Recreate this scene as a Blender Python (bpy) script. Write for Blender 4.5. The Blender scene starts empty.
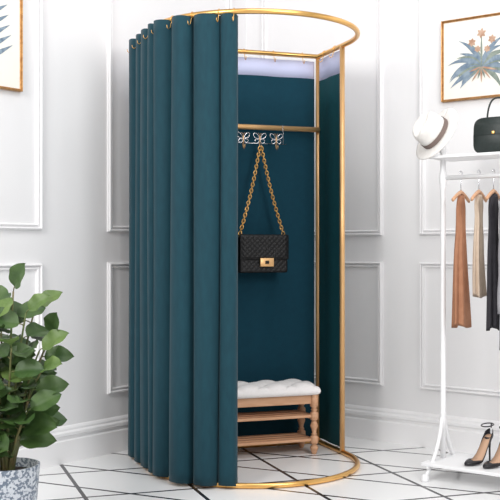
import bpy, bmesh, math, random
from mathutils import Vector, Matrix
random.seed(7)
scene = bpy.context.scene
scene.view_settings.view_transform = 'Standard'
pi = math.pi

# ---------------------------------------------------------------- materials
def lin(c):
    c = c / 255.0
    return c / 12.92 if c <= 0.04045 else ((c + 0.055) / 1.055) ** 2.4
def rgb(r, g, b):
    return (lin(r), lin(g), lin(b), 1)

def mat(name, col, rough=0.5, metal=0.0, col2=None, scale=20.0, bump=0.0, stretch=(1, 1, 1), spec=None, sheen=0.0, coat=0.0):
    m = bpy.data.materials.new(name)
    m.use_nodes = True
    nt = m.node_tree
    b = nt.nodes['Principled BSDF']
    b.inputs['Base Color'].default_value = col
    b.inputs['Roughness'].default_value = rough
    b.inputs['Metallic'].default_value = metal
    if spec is not None:
        b.inputs['Specular IOR Level'].default_value = spec
    if sheen:
        b.inputs['Sheen Weight'].default_value = sheen
    if coat:
        b.inputs['Coat Weight'].default_value = coat
    tc = nt.nodes.new('ShaderNodeTexCoord')
    mp = nt.nodes.new('ShaderNodeMapping')
    mp.inputs['Scale'].default_value = stretch
    nt.links.new(tc.outputs['Object'], mp.inputs['Vector'])
    nz = nt.nodes.new('ShaderNodeTexNoise')
    nz.inputs['Scale'].default_value = scale
    nz.inputs['Detail'].default_value = 4
    nt.links.new(mp.outputs['Vector'], nz.inputs['Vector'])
    if col2 is not None:
        mx = nt.nodes.new('ShaderNodeMix')
        mx.data_type = 'RGBA'
        mx.inputs['A'].default_value = col
        mx.inputs['B'].default_value = col2
        rp = nt.nodes.new('ShaderNodeMapRange')
        rp.inputs['From Min'].default_value = 0.35
        rp.inputs['From Max'].default_value = 0.65
        nt.links.new(nz.outputs['Fac'], rp.inputs['Value'])
        nt.links.new(rp.outputs['Result'], mx.inputs['Factor'])
        nt.links.new(mx.outputs['Result'], b.inputs['Base Color'])
    if bump:
        bp = nt.nodes.new('ShaderNodeBump')
        bp.inputs['Strength'].default_value = bump
        bp.inputs['Distance'].default_value = 0.002
        nt.links.new(nz.outputs['Fac'], bp.inputs['Height'])
        nt.links.new(bp.outputs['Normal'], b.inputs['Normal'])
    return m

M_wall = mat('wall_paint', rgb(238, 237, 238), 0.55, col2=rgb(236, 235, 236), scale=3)
M_trim = mat('trim_paint', rgb(242, 241, 242), 0.4)
M_gold = mat('brushed_gold', rgb(242, 194, 122), 0.30, 1.0, col2=rgb(234, 182, 106), scale=8)
M_goldpost = mat('satin_gold_post', rgb(232, 188, 134), 0.36, 0.55, col2=rgb(222, 174, 118), scale=8)
M_frame = mat('aged_gold_frame', rgb(206, 160, 104), 0.4, 0.6, col2=rgb(176, 128, 78), scale=60, bump=0.4)
M_teal = mat('teal_velvet', rgb(18, 62, 74), 0.72, col2=rgb(16, 57, 69), scale=60, bump=0.12, stretch=(1, 1, 0.25), spec=0.25, sheen=0.08)
M_tealin = mat('teal_lining', rgb(15, 60, 76), 0.85, col2=rgb(14, 57, 73), scale=40, spec=0.2)
M_tealside_lit = mat('teal_lining_painted_light', rgb(18, 72, 80), 0.85, col2=rgb(16, 68, 76), scale=40, spec=0.2)  # lining colour painted lighter to offset the glancing light on the side panel
M_head = mat('lavender_header_tape', rgb(200, 205, 236), 0.7)
M_silver = mat('polished_steel', rgb(222, 222, 226), 0.2, 1.0)
M_wood = mat('light_beech', rgb(216, 170, 135), 0.45, col2=rgb(204, 154, 117), scale=12, stretch=(1, 6, 6), bump=0.1)
M_cush = mat('cream_linen', rgb(243, 240, 239), 0.85, col2=rgb(239, 235, 234), scale=80, bump=0.2)
M_black = mat('black_leather', rgb(14, 14, 16), 0.5, spec=0.35)
M_green = mat('dark_green_leather', rgb(34, 44, 42), 0.45, col2=rgb(26, 36, 34), scale=80, bump=0.2)
M_patent = mat('black_patent', rgb(32, 30, 34), 0.28)
M_nude = mat('nude_insole', rgb(198, 160, 132), 0.6)
M_white = mat('white_enamel', rgb(241, 241, 242), 0.35)
M_hat = mat('cream_felt', rgb(236, 233, 229), 0.9, col2=rgb(229, 225, 221), scale=60, bump=0.2)
M_band = mat('taupe_ribbon', rgb(120, 104, 98), 0.7)
M_brown = mat('rust_fabric', rgb(172, 122, 92), 0.8, col2=rgb(162, 111, 82), scale=30, bump=0.15)
M_beige = mat('beige_fabric', rgb(208, 188, 168), 0.85, col2=rgb(200, 179, 159), scale=40, bump=0.15)
M_dark = mat('charcoal_fabric', rgb(58, 56, 62), 0.85, col2=rgb(50, 48, 54), scale=40, bump=0.15)
M_cloth = mat('grey_fabric', rgb(158, 157, 162), 0.85, col2=rgb(150, 149, 155), scale=30, bump=0.15)
M_leaf = mat('leaf_green', rgb(72, 98, 48), 0.48, col2=rgb(50, 78, 36), scale=14)
M_leaf2 = mat('leaf_young_green', rgb(106, 130, 68), 0.5, col2=rgb(82, 108, 52), scale=14)
M_stem = mat('stem_green', rgb(92, 110, 60), 0.6, col2=rgb(110, 98, 62), scale=20)
M_soil = mat('potting_soil', rgb(60, 46, 36), 0.95, col2=rgb(38, 28, 22), scale=60, bump=0.8)
M_paper = mat('art_paper', rgb(240, 238, 230), 0.8)
M_inkb = mat('blue_grey_ink', rgb(146, 162, 176), 0.8, col2=rgb(104, 124, 144), scale=40)
M_inko = mat('rose_brown_ink', rgb(204, 172, 150), 0.8, col2=rgb(176, 136, 112), scale=40)
M_inkg = mat('sage_ink', rgb(150, 160, 150), 0.8, col2=rgb(116, 130, 122), scale=40)

def terrazzo():
    m = bpy.data.materials.new('patterned_ceramic')
    m.use_nodes = True
    nt = m.node_tree
    b = nt.nodes['Principled BSDF']
    b.inputs['Roughness'].default_value = 0.35
    tc = nt.nodes.new('ShaderNodeTexCoord')
    nz = nt.nodes.new('ShaderNodeTexNoise')
    nz.inputs['Scale'].default_value = 95
    nz.inputs['Detail'].default_value = 2
    nt.links.new(tc.outputs['Object'], nz.inputs['Vector'])
    r = nt.nodes.new('ShaderNodeValToRGB')
    r.color_ramp.elements[0].position = 0.47
    r.color_ramp.elements[0].color = rgb(196, 201, 208)
    r.color_ramp.elements[1].position = 0.54
    r.color_ramp.elements[1].color = rgb(104, 116, 132)
    nt.links.new(nz.outputs['Fac'], r.inputs['Fac'])
    nt.links.new(r.outputs['Color'], b.inputs['Base Color'])
    return m
M_pot = terrazzo()

def floor_mat():
    m = bpy.data.materials.new('white_floor_black_inlay')
    m.use_nodes = True
    nt = m.node_tree
    N, L = nt.nodes, nt.links
    b = N['Principled BSDF']
    b.inputs['Roughness'].default_value = 0.25
    tc = N.new('ShaderNodeTexCoord')
    masks = []
    for ang, sp, off, hw in [(19, 0.46, 0.235, 0.0085), (109, 0.46, 0.10, 0.0085), (64, 0.3253, 0.105, 0.0085)]:
        mp = N.new('ShaderNodeVectorMath'); mp.operation = 'DOT_PRODUCT'
        a = math.radians(ang)
        mp.inputs[1].default_value = (math.cos(a), math.sin(a), 0)
        L.new(tc.outputs['Object'], mp.inputs[0])
        ad = N.new('ShaderNodeMath'); ad.operation = 'ADD'; ad.inputs[1].default_value = off + 50 * sp
        L.new(mp.outputs['Value'], ad.inputs[0])
        md = N.new('ShaderNodeMath'); md.operation = 'PINGPONG'; md.inputs[1].default_value = sp / 2
        L.new(ad.outputs[0], md.inputs[0])
        lt = N.new('ShaderNodeMath'); lt.operation = 'LESS_THAN'; lt.inputs[1].default_value = hw
        L.new(md.outputs[0], lt.inputs[0])
        masks.append(lt)
    cur = masks[0].outputs[0]
    for k in masks[1:]:
        mx = N.new('ShaderNodeMath'); mx.operation = 'MAXIMUM'
        L.new(cur, mx.inputs[0]); L.new(k.outputs[0], mx.inputs[1])
        cur = mx.outputs[0]
    nz = N.new('ShaderNodeTexNoise'); nz.inputs['Scale'].default_value = 3; nz.inputs['Detail'].default_value = 6
    L.new(tc.outputs['Object'], nz.inputs['Vector'])
    m1 = N.new('ShaderNodeMix'); m1.data_type = 'RGBA'
    m1.inputs['A'].default_value = rgb(245, 245, 245); m1.inputs['B'].default_value = rgb(238, 238, 238)
    L.new(nz.outputs['Fac'], m1.inputs['Factor'])
    m2 = N.new('ShaderNodeMix'); m2.data_type = 'RGBA'
    m2.inputs['B'].default_value = rgb(40, 40, 44)
    L.new(m1.outputs['Result'], m2.inputs['A']); L.new(cur, m2.inputs['Factor'])
    L.new(m2.outputs['Result'], b.inputs['Base Color'])
    return m
M_floor = floor_mat()

# ---------------------------------------------------------------- helpers
def obj(name, verts, faces, m, parent=None, smooth=True, bevel=0.0, mats=None):
    me = bpy.data.meshes.new(name)
    me.from_pydata([tuple(v) for v in verts], [], faces)
    bm = bmesh.new(); bm.from_mesh(me)
    bmesh.ops.recalc_face_normals(bm, faces=bm.faces)
    bm.to_mesh(me); bm.free()
    me.materials.append(m)
    for p in me.polygons:
        p.use_smooth = smooth
    o = bpy.data.objects.new(name, me)
    scene.collection.objects.link(o)
    if parent:
        o.parent = parent
    if bevel:
        md = o.modifiers.new('bevel', 'BEVEL'); md.width = bevel; md.segments = 3; md.limit_method = 'ANGLE'
    return o

def empty(name, loc, rotz, label, cat, group=None):
    e = bpy.data.objects.new(name, None)
    e.empty_display_size = 0.05
    e.location = loc
    e.rotation_euler = (0, 0, rotz)
    scene.collection.objects.link(e)
    e['label'] = label; e['category'] = cat
    if group: e['group'] = group
    return e

class G:
    """geometry accumulator"""
    def __init__(s): s.v = []; s.f = []
    def add(s, v, f):
        n = len(s.v); s.v += [Vector(x) for x in v]; s.f += [tuple(i + n for i in q) for q in f]
        return s
    def box(s, x0, x1, y0, y1, z0, z1):
        v = [(x0,y0,z0),(x1,y0,z0),(x1,y1,z0),(x0,y1,z0),(x0,y0,z1),(x1,y0,z1),(x1,y1,z1),(x0,y1,z1)]
        return s.add(v, [(0,3,2,1),(4,5,6,7),(0,1,5,4),(1,2,6,5),(2,3,7,6),(3,0,4,7)])
    def tube(s, pts, r, cyc=False, n=10):
        pts = [Vector(p) for p in pts]
        m = len(pts); rings = []
        up = None
        for i, p in enumerate(pts):
            if cyc:
                a = (pts[i] - pts[i-1]).normalized(); b = (pts[(i+1) % m] - pts[i]).normalized()
            else:
                a = (pts[i] - pts[i-1]).normalized() if i > 0 else (pts[1]-pts[0]).normalized()
                b = (pts[i+1] - pts[i]).normalized() if i < m-1 else a
            t = (a + b)
            t = t.normalized() if t.length > 1e-6 else a
            k = 1.0 / max(0.6, math.sqrt(max(0.0, (1 + a.dot(b)) / 2)))
            if up is None:
                up = Vector((0,0,1)) if abs(t.z) < 0.9 else Vector((0,1,0))
            side = t.cross(up)
            if side.length < 1e-5: side = t.cross(Vector((1,0.1,0)))
            side.normalize(); up2 = side.cross(t).normalized(); up = up2
            mid = (b - a)
            rr = r[i] if isinstance(r, (list, tuple)) else r
            ring = []
            for j in range(n):
                q = 2*pi*j/n
                off = side*math.cos(q)*rr + up2*math.sin(q)*rr
                if mid.length > 1e-4:
                    md = mid.normalized()
                    off = off + md*off.dot(md)*(k-1)
                ring.append(p + off)
            rings.append(ring)
        v = [q for ring in rings for q in ring]; f = []
        R = m if cyc else m-1
        for i in range(R):
            for j in range(n):
                a0 = i*n+j; a1 = i*n+(j+1) % n; b0 = ((i+1) % m)*n+j; b1 = ((i+1) % m)*n+(j+1) % n
                f.append((a0, a1, b1, b0))
        if not cyc:
            f.append(tuple(range(n))); f.append(tuple(range((m-1)*n, m*n)))
        return s.add(v, f)
    def lathe(s, prof, n=28, c=(0,0,0), caps=True):
        v = []; f = []
        for (r, z) in prof:
            for j in range(n):
                a = 2*pi*j/n
                v.append((c[0]+r*math.cos(a), c[1]+r*math.sin(a), c[2]+z))
        for i in range(len(prof)-1):
            for j in range(n):
                f.append((i*n+j, i*n+(j+1) % n, (i+1)*n+(j+1) % n, (i+1)*n+j))
        if caps:
            f.append(tuple(range(n))); f.append(tuple(range((len(prof)-1)*n, len(prof)*n)))
        return s.add(v, f)
    def loft(s, rings, caps=True):
        n = len(rings[0]); v = [q for r in rings for q in r]; f = []
        for i in range(len(rings)-1):
            for j in range(n):
                f.append((i*n+j, i*n+(j+1) % n, (i+1)*n+(j+1) % n, (i+1)*n+j))
        if caps:
            f.append(tuple(range(n))); f.append(tuple(range((len(rings)-1)*n, len(rings)*n)))
        return s.add(v, f)
    def grid(s, fn, nu, nv):
        v = [fn(i/nu, j/nv) for j in range(nv+1) for i in range(nu+1)]
        f = [(j*(nu+1)+i, j*(nu+1)+i+1, (j+1)*(nu+1)+i+1, (j+1)*(nu+1)+i) for j in range(nv) for i in range(nu)]
        return s.add(v, f)
    def make(s, name, m, parent=None, smooth=True, bevel=0.0):
        return obj(name, s.v, s.f, m, parent, smooth, bevel)

def copy_part(o, parent, loc=None, rot=None, scale=None):
    c = o.copy()
    scene.collection.objects.link(c)
    c.parent = parent
    if loc is not None: c.location = loc
    if rot is not None: c.rotation_euler = rot
    if scale is not None: c.scale = scale
    return c

def solid(o, t, off=0):
    md = o.modifiers.new('solid', 'SOLIDIFY'); md.thickness = t; md.offset = off
    return o

# ---------------------------------------------------------------- room
K = Vector((-0.022, 5.799, 0))
DL = Vector((-0.6153, -0.7883, 0)); NL = Vector((0.7883, -0.6153, 0))
DR = Vector((0.7883, -0.6153, 0)); NR = Vector((-0.6153, -0.7883, 0))
H = 2.9; LEN = 4.2

def wallpts(D, N, t, h, z):
    return K + D*t + N*h + Vector((0, 0, z))

def slab(name, D, N, t0, t1, h0, h1, z0, z1, m):
    v = [wallpts(D,N,t,h,z) for z in (z0,z1) for (t,h) in ((t0,h0),(t1,h0),(t1,h1),(t0,h1))]
    o = obj(name, v, [(0,1,2,3),(4,5,6,7),(0,1,5,4),(1,2,6,5),(2,3,7,6),(3,0,4,7)], m, smooth=False)
    o['kind'] = 'structure'
    return o
slab('wall_left', DL, NL, -0.12, LEN, -0.12, 0.0, 0, H, M_wall)
slab('wall_right', DR, NR, 0.0, LEN, -0.12, 0.0, 0, H, M_wall)
fl = G().box(-5.5, 5.5, -1.5, 6.6, -0.1, 0.0).make('floor', M_floor, smooth=False)
fl['kind'] = 'structure'

def profile_run(name, D, N, t0, t1, prof, m):
    v = []
    for t in (t0, t1):
        v += [wallpts(D, N, t, h, z) for (h, z) in prof]
    n = len(prof)
    f = [tuple(range(n)), tuple(range(n, 2*n))] + [(i, (i+1) % n, n+(i+1) % n, n+i) for i in range(n)]
    o = obj(name, v, f, m, smooth=False); o['kind'] = 'structure'
    return o
bp = [(0,0),(0.024,0),(0.024,0.104),(0.016,0.110),(0.016,0.124),(0.026,0.130),(0.026,0.143),(0.014,0.150),(0.014,0.160),(0.008,0.168),(0.0,0.172)]
profile_run('baseboard_left', DL, NL, 0.0, LEN, bp, M_trim)
profile_run('baseboard_right', DR, NR, 0.0, LEN, bp, M_trim)

trim_i = [0]
def panel(D, N, t0, t1, z0, z1, w=0.030, hgt=0.020):
    pr = [(0, 0), (0, hgt*0.45), (w*0.12, hgt*0.45), (w*0.16, hgt*0.9), (w*0.30, hgt), (w*0.42, hgt*0.8), (w*0.46, hgt*0.2),
          (w*0.66, hgt*0.15), (w*0.70, hgt*0.55), (w*0.84, hgt*0.65), (w*0.92, hgt*0.5), (w, hgt*0.35), (w, 0)]
    rings = []
    for (ct, cz, st, sz) in ((t0,z0,1,1),(t1,z0,-1,1),(t1,z1,-1,-1),(t0,z1,1,-1)):
        rings.append([wallpts(D, N, ct+st*a, h, cz+sz*a) for (a, h) in pr])
    n = len(pr); v = [q for r in rings for q in r]; f = []
    for i in range(4):
        for j in range(n-1):
            f.append((i*n+j, i*n+j+1, ((i+1) % 4)*n+j+1, ((i+1) % 4)*n+j))
    trim_i[0] += 1
    o = obj('trim_%d' % trim_i[0], v, f, M_trim, smooth=False); o['kind'] = 'structure'
for (a, b) in ((1.526, 2.55), (0.15, 1.109), (2.75, 3.9)):
    panel(DL, NL, a, b, 1.09, 2.75); panel(DL, NL, a, b, 0.29, 0.94)
for (a, b) in ((0.12, 0.912), (1.129, 2.2), (2.42, 3.6)):
    panel(DR, NR, a, b, 1.075, 2.75); panel(DR, NR, a, b, 0.29, 0.94)

# ---------------------------------------------------------------- framed art
def leafshape(cx, cz, ang, L, W, y, n=10, bend=0.0):
    a = []
    pts = [((i/n)*L, W*math.sin(pi*(i/n)**0.8)*0.5) for i in range(n+1)]
    for (x, w) in pts: a.append((x, w))
    for (x, w) in reversed(pts[1:-1]): a.append((x, -w))
    out = []
    for (x, w) in a:
        q = ang + bend*(x/L)
        out.append((cx + x*math.cos(q) - w*math.sin(q), y, cz + x*math.sin(q) + w*math.cos(q)))
    return out
def framed(name, base, rotz, w, h, label, kind):
    e = empty(name, base, rotz, label, 'picture')
    fw = 0.012; dep = 0.022
    g = G()
    pr = [(0,0),(0,-dep),(0.003,-dep-0.003),(fw*0.45,-dep-0.001),(fw*0.55,-dep+0.004),(fw*0.8,-dep+0.002),(fw,-dep+0.008),(fw,0)]
    rings = []
    for (cx, cz, sx, sz) in ((-w/2,0,1,1),(w/2,0,-1,1),(w/2,h,-1,-1),(-w/2,h,1,-1)):
        rings.append([(cx+sx*a, d, cz+sz*a) for (a, d) in pr])
    n = len(pr); v = [q for r in rings for q in r]
    f = [(i*n+j, i*n+(j+1) % n, ((i+1) % 4)*n+(j+1) % n, ((i+1) % 4)*n+j) for i in range(4) for j in range(n)]
    g.add(v, f).make('frame', M_frame, e, smooth=False)
    G().box(-w/2+0.008, w/2-0.008, -0.014, -0.002, 0.008, h-0.008).make('paper', M_paper, e, smooth=False)
    y = -0.0150
    gb, go, gg = G(), G(), G()
    def put(g, pts, k=[0]):
        k[0] += 1
        yy = y - 0.00003*k[0]
        g.add([(p[0], yy, p[2]) for p in pts], [tuple(range(len(pts)))])
    rnd = random.Random(3)
    if kind == 'bromeliad':
        cx, cz = 0.0, h*0.38
        for i in range(24):
            a = math.radians(-20 + 220*i/23 + rnd.uniform(-4, 4))
            L = 0.12 + 0.07*rnd.random()
            put(gb if i % 3 else gg, leafshape(cx, cz, a, L, 0.026, y, bend=(0.7*rnd.random()+0.2)*(-1 if a < pi/2 else 1)))
        put(gg, leafshape(cx, cz, math.radians(90), 0.17, 0.010, y))
        for (fx, fz, rr_) in ((0, 0.165, 0.026), (-0.05, 0.125, 0.022), (0.055, 0.13, 0.022), (-0.02, 0.09, 0.018), (0.03, 0.085, 0.018)):
            for q in range(6):
                put(go, leafshape(cx+fx, cz+fz, math.radians(60*q+20), rr_, 0.014, y))
        for i in range(9):
            a = math.radians(-165 + 150*i/8)
            put(gg if i % 2 else go, leafshape(cx, cz, a, 0.06+0.03*rnd.random(), 0.010, y))
    else:
        for i in range(10):
            z = h*0.14 + i*0.048
            put(gb, leafshape(0, z, math.radians(30), 0.23-0.008*i, 0.026, y))
            put(gg, leafshape(0, z+0.02, math.radians(150), 0.23-0.008*i, 0.026, y))
        put(gg, leafshape(0, h*0.08, math.radians(90), h*0.8, 0.008, y))
    for g2, nm, mm in ((gb, 'blue_foliage_print', M_inkb), (go, 'rose_flower_print', M_inko), (gg, 'green_foliage_print', M_inkg)):
        if g2.v: g2.make(nm, mm, e, smooth=False)
    return e
angR = math.atan2(DR.y, DR.x)
framed('framed_picture', wallpts(DR, NR, 1.258+0.215, 0.0, 1.740), angR, 0.43, 0.405, 'thin gold framed blue-grey botanical print on the white wall', 'bromeliad')
angL = math.atan2(-DL.y, -DL.x)
framed('framed_picture', wallpts(DL, NL, 1.648+0.25, 0.0, 1.71), angL, 0.5, 0.62, 'thin gold framed leaf sprig print beside wall moulding', 'sprig')

# ---------------------------------------------------------------- fitting booth
BR = math.atan2(0.33, 0.944)
BC = Vector((0.015, 4.67, 0))
R = 0.485; S = 0.365
MB = Matrix.Translation(BC) @ Matrix.Rotation(BR, 4, 'Z')
def B(u, v, z): return MB @ Vector((u, v, z))
booth = empty('fitting_booth', BC, BR, 'gold ring-frame fitting booth with dark teal curtains in a corner', 'fitting room')
def dpath(z, rad=R):
    p = [(rad, S, z), (rad, S*0.5, z)]
    n = 56
    for i in range(n+1):
        a = -pi*i/n
        p.append((rad*math.cos(a), rad*math.sin(a), z))
    p += [(-rad, S*0.5, z), (-rad, S, z)]
    return p
G().tube(dpath(2.0), 0.012, cyc=True, n=12).make('top_ring', M_gold, booth)
G().tube(dpath(0.013), 0.012, cyc=True, n=12).make('bottom_ring', M_gold, booth)
VP = S-0.30
post = G().lathe([(0.0125, 0.013), (0.0125, 2.0)], n=14).make('post', M_goldpost, booth)
post.location = (R, S, 0)
for (u, v) in ((-R, S), (R, VP), (-R, VP)):
    copy_part(post, booth, (u, v, 0))
G().tube([(-R, S-0.012, 1.62), (R, S-0.012, 1.62)], 0.013, n=12).make('clothes_rail', M_goldpost, booth)

# front curtain
a0 = math.radians(-117.5)
arc = R*(pi - abs(a0))
tot = arc + S + 0.0
wd = [0.070, 0.116, 0.104, 0.108, 0.098, 0.112, 0.100, 0.108]
NF = len(wd)
sc_ = tot/sum(wd); bd_ = [0.0]
for x in wd: bd_.append(bd_[-1]+x*sc_)
def cpath(s):
    if s < arc:
        a = a0 - s/R
        return Vector((R*math.cos(a), R*math.sin(a), 0)), Vector((math.cos(a), math.sin(a), 0))
    return Vector((-R, s-arc, 0)), Vector((-1, 0, 0))
rnd = random.Random(8)
amps = [0.55]+[0.90+0.22*rnd.random() for _ in range(NF+2)]
sk = [rnd.uniform(-1, 1) for _ in range(NF+2)]
bw_ = [rnd.uniform(-1, 1) for _ in range(NF+2)]
def cur(u, v):
    kk = u*NF
    i = min(NF-1, int(kk)); fr = kk-i
    def bnd(j):
        if j in (0, NF): return bd_[j]
        return bd_[j] + 0.010*math.sin(2.6*v + 2.1*j)*(1.15-v) + 0.008*bw_[j]*(1-v)
    b0, b1 = bnd(i), bnd(i+1)
    s = b0 + (b1-b0)*fr
    skf = fr**(1.0+0.28*sk[i]*(1-0.4*v))
    sh = 0.82*math.sin(pi*skf)**0.85 + 0.18*(0.5-0.5*math.cos(2*pi*skf))
    cr = fr-0.5-0.16*sk[i]-0.05*math.sin(3*v+i)
    sh -= 0.07*math.exp(-(cr/0.09)**2)*max(0, 0.9-1.1*v)*(1 if i % 2 else 0.2)
    amp = 0.074*amps[i]*(0.93+0.09*math.sin(v*3.3+i*1.3))
    amp *= (0.84+0.16*(1-v)**0.8)
    if s > arc: amp *= 0.50
    elif s > arc-0.12: amp *= 0.50+0.50*(arc-s)/0.12
    s2 = s - 0.010*math.sin(2*pi*fr) + 0.006*sk[i]*math.sin(pi*fr)
    s2 = max(0, min(tot, s2))
    p, n = cpath(s2)
    lf = min(1.0, s/arc)
    base = -0.020 if s < arc else -0.004
    q = p + n*(base + amp*sh + 0.014*(1-v)*(1-0.6*lf) + 0.008*lf*v)
    top = 1.984 + 0.016*lf
    q.z = 0.010 + 0.006*math.sin(pi*fr) + v*(top-0.010)
    return q
cu = G().grid(cur, NF*28, 40).make('curtain', M_teal, booth)
solid(cu, 0.003)
cu['label'] = 'dark teal pleated velvet front curtain'
def backc(u, v):
    x = -R+0.01 + u*(2*R-0.02)
    return Vector((x, S+0.026+0.007*math.sin(u*2*pi*4+0.5)*(1-0.4*v), 0.03+v*(1.888-0.03)))
bc = solid(G().grid(backc, 110, 12).make('curtain', M_tealin, booth), 0.003)
bc['label'] = 'flat teal back curtain'
def backh(u, v):
    x = -R+0.01 + u*(2*R-0.02)
    return Vector((x, S+0.0265+0.004*math.sin(u*2*pi*4+0.5), 1.888+v*0.09))
solid(G().grid(backh, 110, 2).make('curtain_header', M_head, bc), 0.003)
def sidec(u, v):
    y = VP+0.013 + u*(S-VP-0.024)
    return Vector((R+0.004+0.003*math.sin(u*2*pi*1.6), y, 0.03+v*(1.872-0.03)))
sc = solid(G().grid(sidec, 50, 12).make('curtain', M_tealside_lit, booth), 0.003)
sc['label'] = 'flat dark teal side curtain'
def sideh(u, v):
    q = sidec(u, 1); q.z = 1.872+v*0.112; return q
solid(G().grid(sideh, 50, 2).make('curtain_header', M_head, sc), 0.003)

hp = []
for i in range(15):
    a = math.radians(-60 + 250*i/14)
    hp.append((0.0140*math.cos(a), 0, 0.0140*math.sin(a)))
hp = hp[::-1]
hp += [(0.013, 0, -0.022), (0.016, 0, -0.038), (0.026, 0, -0.046), (0.034, 0, -0.041), (0.036, 0, -0.030)]
hook = G().tube(hp, 0.0017, n=6).make('curtain_hook', M_gold, booth)
first = True
def addhook(p, ang, sc=1.0):
    global first
    if first:
        hook.location = p; hook.rotation_euler = (0, 0, ang); first = False
    else:
        copy_part(hook, booth, p, (0, 0, ang))
for i in range(NF+1):
    s = min(tot-0.012, max(0.012, bd_[i]))
    p, n = cpath(s)
    addhook((p.x, p.y, 2.0), math.atan2(n.y, n.x))
for i in range(6):
    addhook((-R+0.09+i*(2*R-0.18)/5, S, 2.0), -pi/2)
for i in range(2):
    addhook((R, VP+0.08+i*0.13, 2.0), pi)

# ---------------------------------------------------------------- butterfly hook rack
rack_h = empty('hook_rack', B(0.15, S-0.034, 1.53), BR, 'wire hook rack with gold-bodied butterfly ornaments under the gold rail', 'hook rack')
HW = 0.145
G().tube([(-HW, 0, 0.006), (HW, 0, 0.006)], 0.0014, n=8).make('rack_bar', M_silver, rack_h)
hg = []
for i in range(11):
    a = math.radians(-20 + 200*i/10)
    hg.append((0, 0.020+0.0165*math.cos(a), 0.091+0.0165*math.sin(a)))
hang = G().tube([(0, 0.0, 0.006), (0, 0.001, 0.075)] + hg[::-1], 0.0013, n=8).make('hanging_loop', M_silver, rack_h)
hang.location.x = -0.128
copy_part(hang, rack_h, (0.128, 0, 0))
gb = G()
for sx in (1, -1):
    up = [(0.003, 0.030), (0.008, 0.044), (0.018, 0.055), (0.028, 0.058), (0.034, 0.052), (0.032, 0.041), (0.023, 0.033), (0.010, 0.029)]
    lo = [(0.003, 0.024), (0.010, 0.025), (0.021, 0.026), (0.026, 0.020), (0.024, 0.011), (0.017, 0.005), (0.009, 0.010), (0.004, 0.017)]
    for w_ in (up, lo):
        gb.tube([(sx*x, -0.006, z) for (x, z) in w_], 0.0016, cyc=True, n=6)
bf = gb.make('butterfly_wings', M_silver, rack_h)
gb = G().tube([(0, -0.006, 0.004), (0, -0.007, 0.028), (0, -0.006, 0.044)], [0.002, 0.0045, 0.0022], n=8)
for sx in (1, -1):
    gb.tube([(0, -0.006, 0.043), (sx*0.004, -0.006, 0.053), (sx*0.009, -0.006, 0.057)], 0.0008, n=5)
bb = gb.make('butterfly_body', M_goldpost, rack_h)
hk = G().tube([(0, -0.002, 0.008), (0, -0.003, -0.004), (0, -0.008, -0.018), (0, -0.018, -0.023), (0, -0.028, -0.016), (0, -0.030, -0.004)], 0.0022, n=8).make('hook', M_goldpost, rack_h)
for x in (-0.088, 0.088):
    copy_part(bf, rack_h, (x, 0, 0)); copy_part(bb, rack_h, (x, 0, 0)); copy_part(hk, rack_h, (x, 0, 0))

# ---------------------------------------------------------------- chain bag
bag = empty('handbag', B(0.15, S-0.070, 0.885), BR, 'black quilted leather flap bag with gold chain on a hook', 'handbag')
BW, BH, BD = 0.128, 0.185, 0.032
def rr(w, h, r, n=6):
    pts = []
    for (cx, cz, a) in ((w-r, h-r, 0), (-w+r, h-r, 90), (-w+r, -h+r, 180), (w-r, -h+r, 270)):
        for i in range(n+1):
            q = math.radians(a+90*i/n)
            pts.append((cx+r*math.cos(q), cz+r*math.sin(q)))
    return pts
def rbox(g, w, d, h, r, e, cz):
    rings = []
    for (y, ins) in ((-d, e), (-d+e*0.3, e*0.3), (-d+e, 0), (d-e, 0), (d-e*0.3, e*0.3), (d, e)):
        rings.append([(x, y, z+cz) for (x, z) in rr(w-ins, h-ins, max(0.002, r-ins))])
    return g.loft(rings)
rbox(G(), BW, BD, BH/2-0.002, 0.012, 0.008, BH/2).make('body', M_black, bag)
QP = 0.026
def quilt(x, z):
    a = abs(math.sin((x+z)*pi/QP)); b = abs(math.sin((x-z)*pi/QP))
    return (a*b)**0.6
def flapf(u, v):
    x = (u*2-1)*(BW-0.001); z = BH+0.002 - v*0.118
    eu = min(1, 14*min(u, 1-u)); ev = min(1, 10*min(v+0.03, 1-v))
    return Vector((x, -BD-0.006-0.0026*quilt(x, z)*eu*ev - 0.004*eu*ev, z))
fp = G().grid(flapf, 160, 80)
fp.grid(lambda u, v: Vector(((u*2-1)*(BW-0.001), -BD-0.006+v*(2*BD), BH+0.002+0.003*math.sin(pi*v))), 8, 6)
solid(fp.make('flap', M_black, bag), 0.003, 1)
def lowq(u, v):
    x = (u*2-1)*(BW-0.012); z = 0.012+v*0.06
    return Vector((x, -BD-0.001-0.0022*quilt(x, z), z))
G().grid(lowq, 130, 32).make('quilted_front', M_black, bag)
g = G(); rbox(g, 0.036, 0.004, 0.021, 0.003, 0.002, 0.0)
lock = g.make('lock', M_goldpost, bag); lock.location = (0.01, -BD-0.015, 0.054)
g = G(); rbox(g, 0.010, 0.004, 0.008, 0.003, 0.002, 0.0)
lk = g.make('lock_plate', M_black, lock); lk.location = (0, -0.003, 0)
cg = G(); lc = G()
apex = Vector((0.0, 0.018, 0.631))
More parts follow.
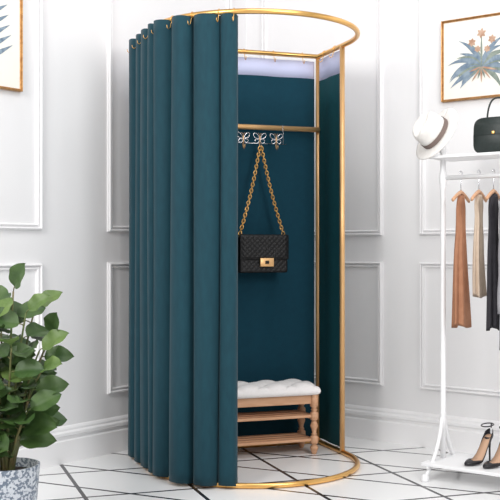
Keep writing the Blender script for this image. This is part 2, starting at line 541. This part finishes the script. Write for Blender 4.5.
def chain(pa, pb, sag):
    n = 30
    pts = [pa.lerp(pb, i/n)+Vector((sag*math.sin(pi*i/n), 0, 0)) for i in range(n+1)]
    lc.tube([p+Vector((0.003*(-1)**i, 0.002*(-1)**i, 0)) for i, p in enumerate(pts)], 0.0024, n=6)
    for i in range(n):
        a, b = pts[i], pts[i+1]; t = (b-a); c = (a+b)/2; L = t.length*0.80; t.normalize()
        s1 = Vector((0, 1, 0)) if i % 2 else t.cross(Vector((0, 1, 0))).normalized()
        s1 = (s1 + 0.45*(t.cross(s1))).normalized()
        ring = [c + t*math.cos(q)*L + s1*math.sin(q)*0.0074 for q in [2*pi*j/10 for j in range(10)]]
        cg.tube(ring, 0.0024, cyc=True, n=5)
chain(apex+Vector((-0.004, 0, 0)), Vector((-BW+0.006, 0, BH-0.01)), 0.008)
chain(apex+Vector((0.004, 0, 0)), Vector((BW-0.006, 0, BH-0.01)), -0.008)
cg.make('chain', M_gold, bag)
lc.make('leather_cord', M_black, bag)

# ---------------------------------------------------------------- bench
bench = empty('bench', B(0.09, 0.205, 0), BR, 'light wood shoe bench with white tufted cushion and slatted shelves', 'bench')
bw, bd = 0.295, 0.105
hl = 0.292
legp = [(0.010,0),(0.013,0.008),(0.019,0.024),(0.021,0.034),(0.010,0.048),(0.018,0.052),(0.021,0.058),(0.021,0.082),(0.018,0.088),(0.010,0.093),(0.016,0.098),(0.010,0.104),(0.013,0.12),(0.020,0.140),(0.013,0.158),(0.010,0.164),(0.018,0.168),(0.021,0.174),(0.021,0.198),(0.018,0.204),(0.010,0.210),(0.018,0.218),(0.010,0.226),(0.020,0.234),(0.021,hl)]
leg = G().lathe(legp, n=20).make('leg', M_wood, bench)
pos = [(sx*(bw-0.025), sy*(bd-0.022)) for sx in (1, -1) for sy in (-1, 1)]
leg.location = (pos[0][0], pos[0][1], 0)
for p in pos[1:]: copy_part(leg, bench, (p[0], p[1], 0))
G().box(-bw+0.03, bw-0.03, -bd+0.018, bd-0.018, hl-0.045, hl).make('apron', M_wood, bench, smooth=False, bevel=0.003)
sg = G()
sg.box(-bw+0.028, -bw+0.045, -bd+0.022, bd-0.022, -0.008, 0.0)
sg.box(bw-0.045, bw-0.028, -bd+0.022, bd-0.022, -0.008, 0.0)
for i in range(4):
    y = -bd+0.030+i*(2*bd-0.06)/3
    sg.box(-bw+0.028, bw-0.028, y-0.016, y+0.016, 0, 0.013)
shelf = sg.make('shelf', M_wood, bench, smooth=False, bevel=0.002)
shelf.location = (0, 0, 0.064)
copy_part(shelf, bench, (0, 0, 0.180))
def cush(u, v):
    x = u*2-1; y = v*2-1
    X = x*bw; Y = y*(bd+0.005)
    e = (max(0, 1-abs(x)**12)*max(0, 1-abs(y)**6))**0.4
    q = abs(math.cos((X/0.072+Y/0.072)*pi/2))*abs(math.cos((X/0.072-Y/0.072)*pi/2))
    z = hl+0.024+0.030*e + (0.020*(q**0.4)-0.012)*e
    return Vector((X, Y, z))
gc = G().grid(cush, 130, 54)
rings = [[(x, y, z) for (x, y) in rr(bw-i2, bd+0.005-i2, 0.012)] for (z, i2) in ((hl, 0.010), (hl+0.006, 0.001), (hl+0.018, -0.003), (hl+0.028, 0.0))]
gc.loft(rings, caps=False)
gc.make('cushion', M_cush, bench)
bt = G().lathe([(0.007, 0), (0.0065, 0.003), (0.003, 0.005), (0.0, 0.0055)], n=12, caps=False).make('cushion_button', M_cush, bench)
bl = [(i*0.072, j*0.072, hl+0.042) for i in range(-3, 4) for j in (-1, 0, 1) if (i+j) % 2]
bt.location = bl[0]
for p in bl[1:]: copy_part(bt, bench, p)

# ---------------------------------------------------------------- potted plant
PX = Vector((-0.83, 3.4, 0))
plant = empty('potted_plant', PX, 0, 'leafy green plant with broad leaves in a patterned grey ceramic pot', 'plant')
G().lathe([(0.082,0.0),(0.088,0.006),(0.102,0.12),(0.114,0.265),(0.114,0.272),(0.106,0.272),(0.100,0.245),(0.0,0.240)], n=48, caps=False).make('pot', M_pot, plant)
G().lathe([(0.0975,0.22),(0.0995,0.244),(0.05,0.248),(0.001,0.250)], n=32, caps=False).make('soil', M_soil, plant)
rnd = random.Random(77)
sg = G(); lg = G(); lg2 = G()
def leaf(g, base, dirv, L, W, nrm, droop):
    d = dirv.normalized()
    side = d.cross(nrm)
    if side.length < 1e-3: side = Vector((1, 0, 0))
    side.normalize(); up = side.cross(d).normalized()
    def fn(u, v):
        x = (u*2-1); s = v
        w = W*0.5*(math.sin(pi*s**0.88)**0.64 if 0 < s < 1 else 0)
        if s > 0.80: w *= 1-((s-0.80)/0.20)*0.28
        return base + d*(L*s) + side*(x*w) + up*(abs(x)*w*0.34 - droop*L*s*s + 0.003*math.sin(s*14)*abs(x))
    g.grid(fn, 8, 14)
tips = [(0.03, -0.02, 0.86), (-0.09, 0.03, 0.85), (0.08, -0.05, 0.79), (0.15, 0.02, 0.71), (-0.18, -0.03, 0.72), (0.05, -0.13, 0.68), (-0.05, 0.12, 0.79), (0.14, -0.09, 0.60), (-0.14, -0.12, 0.58), (0.10, -0.12, 0.47), (0.0,-0.10,0.54), (0.11,0.08,0.50), (0.08, 0.08, 0.79), (-0.02,-0.08,0.76), (0.12, -0.03, 0.66)]
for ti, (tx, ty, tz) in enumerate(tips):
    b0 = Vector((tx*0.15, ty*0.15, 0.24)); t0 = Vector((tx, ty, tz))
    mid = Vector((tx*0.4, ty*0.4, 0.24+(tz-0.24)*0.6))
    n = 14; pts = []
    for i in range(n+1):
        s = i/n
        pts.append(b0*(1-s)**2 + mid*2*s*(1-s) + t0*s*s)
    sg.tube(pts, [0.006*(1-0.5*i/n) for i in range(n+1)], n=7)
    nl = int(4 + (tz-0.3)*10)
    ph = rnd.random()*6
    for k in range(nl):
        s = 0.25+0.75*(k/(nl-1))**0.9
        i = min(n-1, int(s*n)); p = pts[i].lerp(pts[i+1], s*n-i) if i < n else pts[n]
        a = ph + k*2.4
        out = Vector((math.cos(a), math.sin(a), 0))
        axis = (pts[i+1]-pts[i]).normalized()
        d = (out*1.0 + axis*(0.40+0.5*(k == nl-1)) + Vector((tx, ty, 0))*0.8).normalized()
        if k == nl-1: d = (axis*0.7+out*0.6).normalized()
        pet = 0.012+0.012*rnd.random()
        q = p + d*pet
        sg.tube([p, p+d*pet*0.5+Vector((0, 0, 0.002)), q], 0.0020, n=5)
        L = 0.098+0.034*rnd.random()
        if k == nl-1: L *= 0.85
        nrm = Vector((0.3*rnd.uniform(-1, 1), -1.3+0.3*rnd.random(), 1.0))
        d2 = (d + Vector((0, 0, -0.18*rnd.random()))).normalized()
        leaf(lg2 if (k >= nl-1 and ti % 3) or (k*3+ti) % 11 == 0 else lg, q, d2, L, L*0.70, nrm, 0.10+0.22*rnd.random())
sg.make('stems', M_stem, plant)
lg.make('foliage', M_leaf, plant)
lg2.make('young_foliage', M_leaf2, plant)

# ---------------------------------------------------------------- garment rack
P0 = Vector((0.859, 4.45, 0)); RA = angR
MR = Matrix.Translation(P0) @ Matrix.Rotation(RA, 4, 'Z')
def Q(u, v, z): return MR @ Vector((u, v, z))
gr = empty('garment_rack', P0, RA, 'white metal garment rack with top shelf, hanging rail and shoe shelf', 'clothes rack')
RL = 0.80
pst = G().lathe([(0.012,0.03),(0.012,0.22),(0.016,0.226),(0.013,0.236),(0.018,0.25),(0.013,0.264),(0.016,0.272),(0.012,0.280),(0.012,1.27),(0.016,1.278),(0.013,1.288),(0.018,1.305),(0.018,1.335),(0.013,1.352),(0.012,1.40),(0.012,1.43),(0.016,1.435),(0.018,1.45),(0.012,1.463),(0.002,1.468)], n=18).make('post', M_white, gr)
copy_part(pst, gr, (RL, 0, 0))
fg = G()
for sy in (-1, 1):
    cv = []
    for i in range(15):
        s = i/14
        cv.append((0, sy*(0.010+0.160*s**1.25), 0.235*(1-s)**1.7+0.020+0.020*math.sin(pi*s)*s))
    fg.tube(cv, [0.010-0.002*i/14 for i in range(15)], n=10)
    fg.lathe([(0.015,0.0),(0.018,0.008),(0.016,0.024),(0.008,0.032)], n=14, c=(0, sy*0.168, 0))
fg.tube([(0,-0.15,0.055),(0,0.15,0.055)], 0.007, n=8)
ft = fg.make('foot', M_white, gr); copy_part(ft, gr, (RL, 0, 0))
G().tube([(0,0,1.32),(RL,0,1.32)], 0.010, n=12).make('hanging_rail', M_white, gr)
G().box(-0.03, RL+0.03, -0.15, 0.15, 0.062, 0.076).make('shoe_shelf', M_white, gr, smooth=False, bevel=0.003)
G().box(-0.02, RL+0.02, -0.10, 0.10, 1.400, 1.412).make('top_shelf', M_white, gr, smooth=False, bevel=0.003)

def hanger(u, z, w, label, ang=0.0, m=M_wood):
    e = empty('clothes_hanger', Q(u, 0, z), RA+pi/2+ang, label, 'hanger', 'hangers on the white rail')
    pts = [(0, 0, -0.095), (0, 0, -0.05), (0, 0, -0.03)]
    for i in range(13):
        a = math.radians(-80+250*i/12)
        pts.append((0.0135*math.cos(a), 0, 0.0+0.0135*math.sin(a)))
    G().tube(pts, 0.0022, n=6).make('hook', M_silver, e)
    gg = G(); rings = []
    for i in range(13):
        x = -1+2*i/12
        z0 = -0.080-0.036*abs(x)**1.3
        rings.append([(x*w, 0.008*math.cos(q)*(1.1-0.2*abs(x)), z0+0.009*math.sin(q)) for q in [2*pi*j/10 for j in range(10)]])
    gg.loft(rings).make('shoulder_bar', m, e)
    return e
def garment(name, u, ztop, zbot, wt, wb, tt, tb, m, label, cat, folds=3, amp=0.006, seed=0, ang=0.0):
    e = empty(name, Q(u, 0, zbot), RA+pi/2+ang, label, cat)
    rings = []; N = 120; hgt = ztop-zbot
    for i in range(41):
        s = i/40
        w = wb + (wt-wb)*s**1.2; t = tb+(tt-tb)*s
        w *= 1 - 0.16*math.exp(-((s-0.72)/0.09)**2)
        w *= 1 + 0.20*math.exp(-((s-0.90)/0.06)**2)
        if s > 0.93: w *= 1-0.35*((s-0.93)/0.07)**2
        ring = []
        for j in range(N):
            a = 2*pi*j/N
            k = amp*(math.sin(a*folds*2+seed+s*1.2)+0.5*math.sin(a*(folds*2+3)+seed*2-s*2))*(1-0.85*s)
            sway = 0.006*math.sin(s*5+seed)*(1-s)
            ring.append((math.cos(a)*(w+k)+sway, math.sin(a)*(t+k), s*hgt+0.008*math.sin(a*2+seed)*(1-s)**3))
        rings.append(ring)
    rings.insert(0, [(x*0.85, y*0.7, z+0.02) for (x, y, z) in rings[0]])
    G().loft(rings).make('fabric', m, e)
    return e
hanger(0.087, 1.334, 0.078, 'small wooden hanger holding the rust dress', 0.0)
garment('dress', 0.087, 1.240, 0.665, 0.028, 0.068, 0.012, 0.026, M_brown, 'narrow rust-brown flared dress hanging on the white rail', 'dress', seed=1)
hanger(0.172, 1.334, 0.070, 'small wooden hanger holding the beige skirt', 0.0)
garment('skirt', 0.172, 1.240, 0.80, 0.028, 0.042, 0.012, 0.020, M_beige, 'long beige skirt hanging on the white rail', 'skirt', seed=2.5)
hanger(0.240, 1.334, 0.070, 'small wooden hanger holding the charcoal trousers', 0.0)
garment('trousers', 0.240, 1.240, 0.66, 0.034, 0.050, 0.014, 0.022, M_dark, 'long charcoal trousers hanging between skirt and grey coat', 'trousers', seed=0.7, amp=0.004)
hanger(0.33, 1.334, 0.11, 'wide wooden hanger holding the grey coat')
bl_ = garment('coat', 0.33, 1.242, 0.58, 0.085, 0.12, 0.02, 0.034, M_cloth, 'long pale grey coat with sleeves hanging on the white rail', 'coat', seed=3)
for sx in (-1, 1):
    rings = []
    for i in range(13):
        s = i/12
        c = Vector((sx*(0.085+0.035*s), 0, 0.635-0.48*s)); r = 0.028-0.006*s+0.002*math.sin(i*1.4)
        rings.append([(c.x+r*math.cos(q), c.y+r*0.8*math.sin(q), c.z) for q in [2*pi*j/18 for j in range(18)]])
    G().loft(rings).make('sleeve', M_cloth, bl_)

# ---------------------------------------------------------------- fedora
hat = empty('fedora_hat', Q(-0.012, -0.040, 1.512), 0, 'cream felt fedora with taupe ribbon hung on the rack post', 'hat')
ax = Vector((-0.78, -0.36, 0.48)).normalized()
hat.rotation_euler = ax.to_track_quat('Z', 'X').to_euler()
hat.scale = (1.36, 1.36, 1.22)
def brim(u, v):
    a = 2*pi*u; r = 0.052+v*0.042
    return Vector((r*math.cos(a)*1.04, r*math.sin(a)*0.97, 0.0-0.004*v*v+0.006*v*math.cos(a)**2))
solid(G().grid(brim, 64, 8).make('brim', M_hat, hat), 0.003)
def crown(u, v):
    a = 2*pi*u
    prof = [(0.054,0.0),(0.0525,0.028),(0.050,0.054),(0.045,0.070),(0.036,0.078),(0.020,0.074),(0.0,0.067)]
    k = v*(len(prof)-1); i = min(len(prof)-2, int(k)); f = k-i
    r = prof[i][0]*(1-f)+prof[i+1][0]*f; z = prof[i][1]*(1-f)+prof[i+1][1]*f
    x = r*math.cos(a)*1.04; y = r*math.sin(a)*0.95
    z -= 0.014*math.exp(-(y/0.014)**2)*(v > 0.45)*min(1, (v-0.45)*4)
    return Vector((x, y, z))
solid(G().grid(crown, 64, 24).make('crown', M_hat, hat), 0.002)
G().grid(lambda u, v: Vector(((0.0566-0.001*v)*math.cos(2*pi*u)*1.04, (0.0566-0.001*v)*math.sin(2*pi*u)*0.96, 0.004+v*0.018)), 64, 2).make('hat_band', M_band, hat)

# ---------------------------------------------------------------- handbag on shelf
hb = empty('handbag', Q(0.265, -0.01, 1.412), RA, 'small dark green leather top-handle bag on the white rack shelf', 'handbag')
rings = []
for (y, k) in ((-0.045, 0.94), (-0.04, 0.98), (-0.03, 1.0), (0.03, 1.0), (0.04, 0.98), (0.045, 0.94)):
    ring = []
    for j in range(48):
        a = 2*pi*j/48; c = math.cos(a); s_ = math.sin(a)
        x = math.copysign(abs(c)**0.38, c)*0.098*(1-0.10*max(0, s_)); z = 0.075+math.copysign(abs(s_)**(0.38 if s_ < 0 else 0.50), s_)*0.075
        ring.append((x*k, y, 0.075+(z-0.075)*k))
    rings.append(ring)
G().loft(rings).make('body', M_green, hb)
rings = []
for (y, k) in ((-0.049, 0.97), (-0.046, 1.0), (0.046, 1.0)):
    ring = []
    for j in range(33):
        a = pi*j/32; x = math.copysign(abs(math.cos(a))**0.4, math.cos(a))*0.092; z = 0.080+math.sin(a)**0.5*0.073
        ring.append((x*k, y, z))
    rings.append(ring)
v = [q for r_ in rings for q in r_]; n = 33
f = [(i*n+j, i*n+j+1, (i+1)*n+j+1, (i+1)*n+j) for i in range(2) for j in range(n-1)] + [tuple(range(n))]
obj('flap', v, f, M_green, hb)
hpts = [(0.050*math.copysign(abs(math.cos(a))**0.7, math.cos(a)), 0, 0.14+0.100*math.sin(a)) for a in [pi*i/20 for i in range(21)]]
G().tube(hpts, 0.004, n=10).make('handle', M_green, hb)
g = G(); rbox(g, 0.006, 0.003, 0.006, 0.002, 0.001, 0.0)
cl = g.make('clasp', M_gold, hb); cl.location = (0, -0.051, 0.087)

# ---------------------------------------------------------------- high heels
def pump():
    e = empty('high_heel_shoe', (0, 0, 0), 0, 'black patent ankle-strap high-heel shoe on the rack shoe shelf', 'shoe', 'pumps on the shoe shelf')
    st = [(0.000, 0.004, 0.004, 0.010), (0.012, 0.014, 0.003, 0.018), (0.035, 0.025, 0.002, 0.026), (0.060, 0.031, 0.002, 0.030),
        (0.085, 0.030, 0.008, 0.022), (0.107, 0.026, 0.028, 0.038), (0.128, 0.023, 0.057, 0.068), (0.148, 0.023, 0.086, 0.108), (0.166, 0.022, 0.101, 0.140), (0.179, 0.016, 0.106, 0.152), (0.185, 0.007, 0.110, 0.156)]
    rings = []
    for (y, w, z0, z1) in st:
        ring = []
        for j in range(24):
            a = 2*pi*j/24; s_ = math.sin(a); c = math.cos(a)
            x = c*w
            if s_ < 0: z = z0 + 0.005*(1+s_)
            else:
                z = z0+0.005+(z1-z0-0.005)*(s_**0.6)
                if y > 0.05 and abs(c) < 0.86: z = z0+0.008
            ring.append((x, y, z))
        rings.append(ring)
    G().loft(rings).make('upper', M_patent, e)
    vv = []; ff = []
    ins = [(y, w, z0) for (y, w, z0, z1) in st if 0.055 < y < 0.183]
    for (y, w, z0) in ins: vv += [(-w*0.84, y, z0+0.0105), (w*0.84, y, z0+0.0105)]
    for i in range(len(ins)-1): ff.append((2*i, 2*i+1, 2*i+3, 2*i+2))
    solid(obj('insole', vv, ff, M_nude, e), 0.002)
    G().loft([[(cx+r*math.cos(q), cy+r*1.1*math.sin(q), z) for q in [2*pi*j/12 for j in range(12)]] for (cx, cy, r, z) in ((0,0.174,0.004,0.0),(0,0.173,0.0042,0.055),(0,0.171,0.007,0.082),(0,0.165,0.014,0.098),(0,0.162,0.017,0.106))]).make('heel', M_patent, e)
    G().tube([(0.025*math.cos(q), 0.157+0.029*math.sin(q), 0.160+0.004*math.sin(q)) for q in [2*pi*j/20 for j in range(20)]], 0.0028, cyc=True, n=8).tube([(0.0, 0.186, 0.162), (0.0, 0.184, 0.145)], 0.003, n=6).make('ankle_strap', M_patent, e)
    return e
s1 = pump()
kids = list(s1.children)
def place(e, u, v, rot): e.location = Q(u, v, 0.0765); e.rotation_euler = (0, 0, RA+rot)
place(s1, 0.160, -0.11, -0.20)
for (u, v, r_) in ((0.245, -0.11, -0.20), (0.38, -0.12, -0.1), (0.47, -0.12, -0.1)):
    c = s1.copy(); scene.collection.objects.link(c)
    for kd in kids:
        k2 = kd.copy(); scene.collection.objects.link(k2); k2.parent = c
    place(c, u, v, r_)

# ---------------------------------------------------------------- lights & world
w = bpy.data.worlds.new('world'); scene.world = w; w.use_nodes = True
bg = w.node_tree.nodes['Background']
bg.inputs['Color'].default_value = (0.985, 0.99, 1.0, 1); bg.inputs['Strength'].default_value = 0.58
def area(name, loc, tgt, size, power, col=(1, 1, 1)):
    l = bpy.data.lights.new(name, 'AREA'); l.shape = 'RECTANGLE'; l.size = size[0]; l.size_y = size[1]; l.energy = power; l.color = col
    o = bpy.data.objects.new(name, l); scene.collection.objects.link(o); o.location = loc
    o.rotation_euler = (Vector(tgt)-Vector(loc)).to_track_quat('-Z', 'Y').to_euler()
area('softbox_key', (-2.0, 1.2, 2.7), (0.1, 4.8, 1.1), (1.1, 1.4), 78, (1.0, 0.985, 0.965))
area('softbox_side', (1.9, 1.2, 2.5), (-0.1, 4.9, 1.0), (1.1, 1.4), 54, (1.0, 0.99, 0.98))
area('ceiling_fill', (0.6, 3.2, 3.6), (0.3, 4.6, 0.5), (1.6, 1.6), 27)

# ---------------------------------------------------------------- camera
cd = bpy.data.cameras.new('camera'); cam = bpy.data.objects.new('camera', cd); scene.collection.objects.link(cam)
cd.lens = 72; cd.sensor_width = 36; cd.clip_start = 0.05
cam.location = (0, 0, 1.0); cam.rotation_euler = (pi/2, 0, 0)
scene.camera = cam
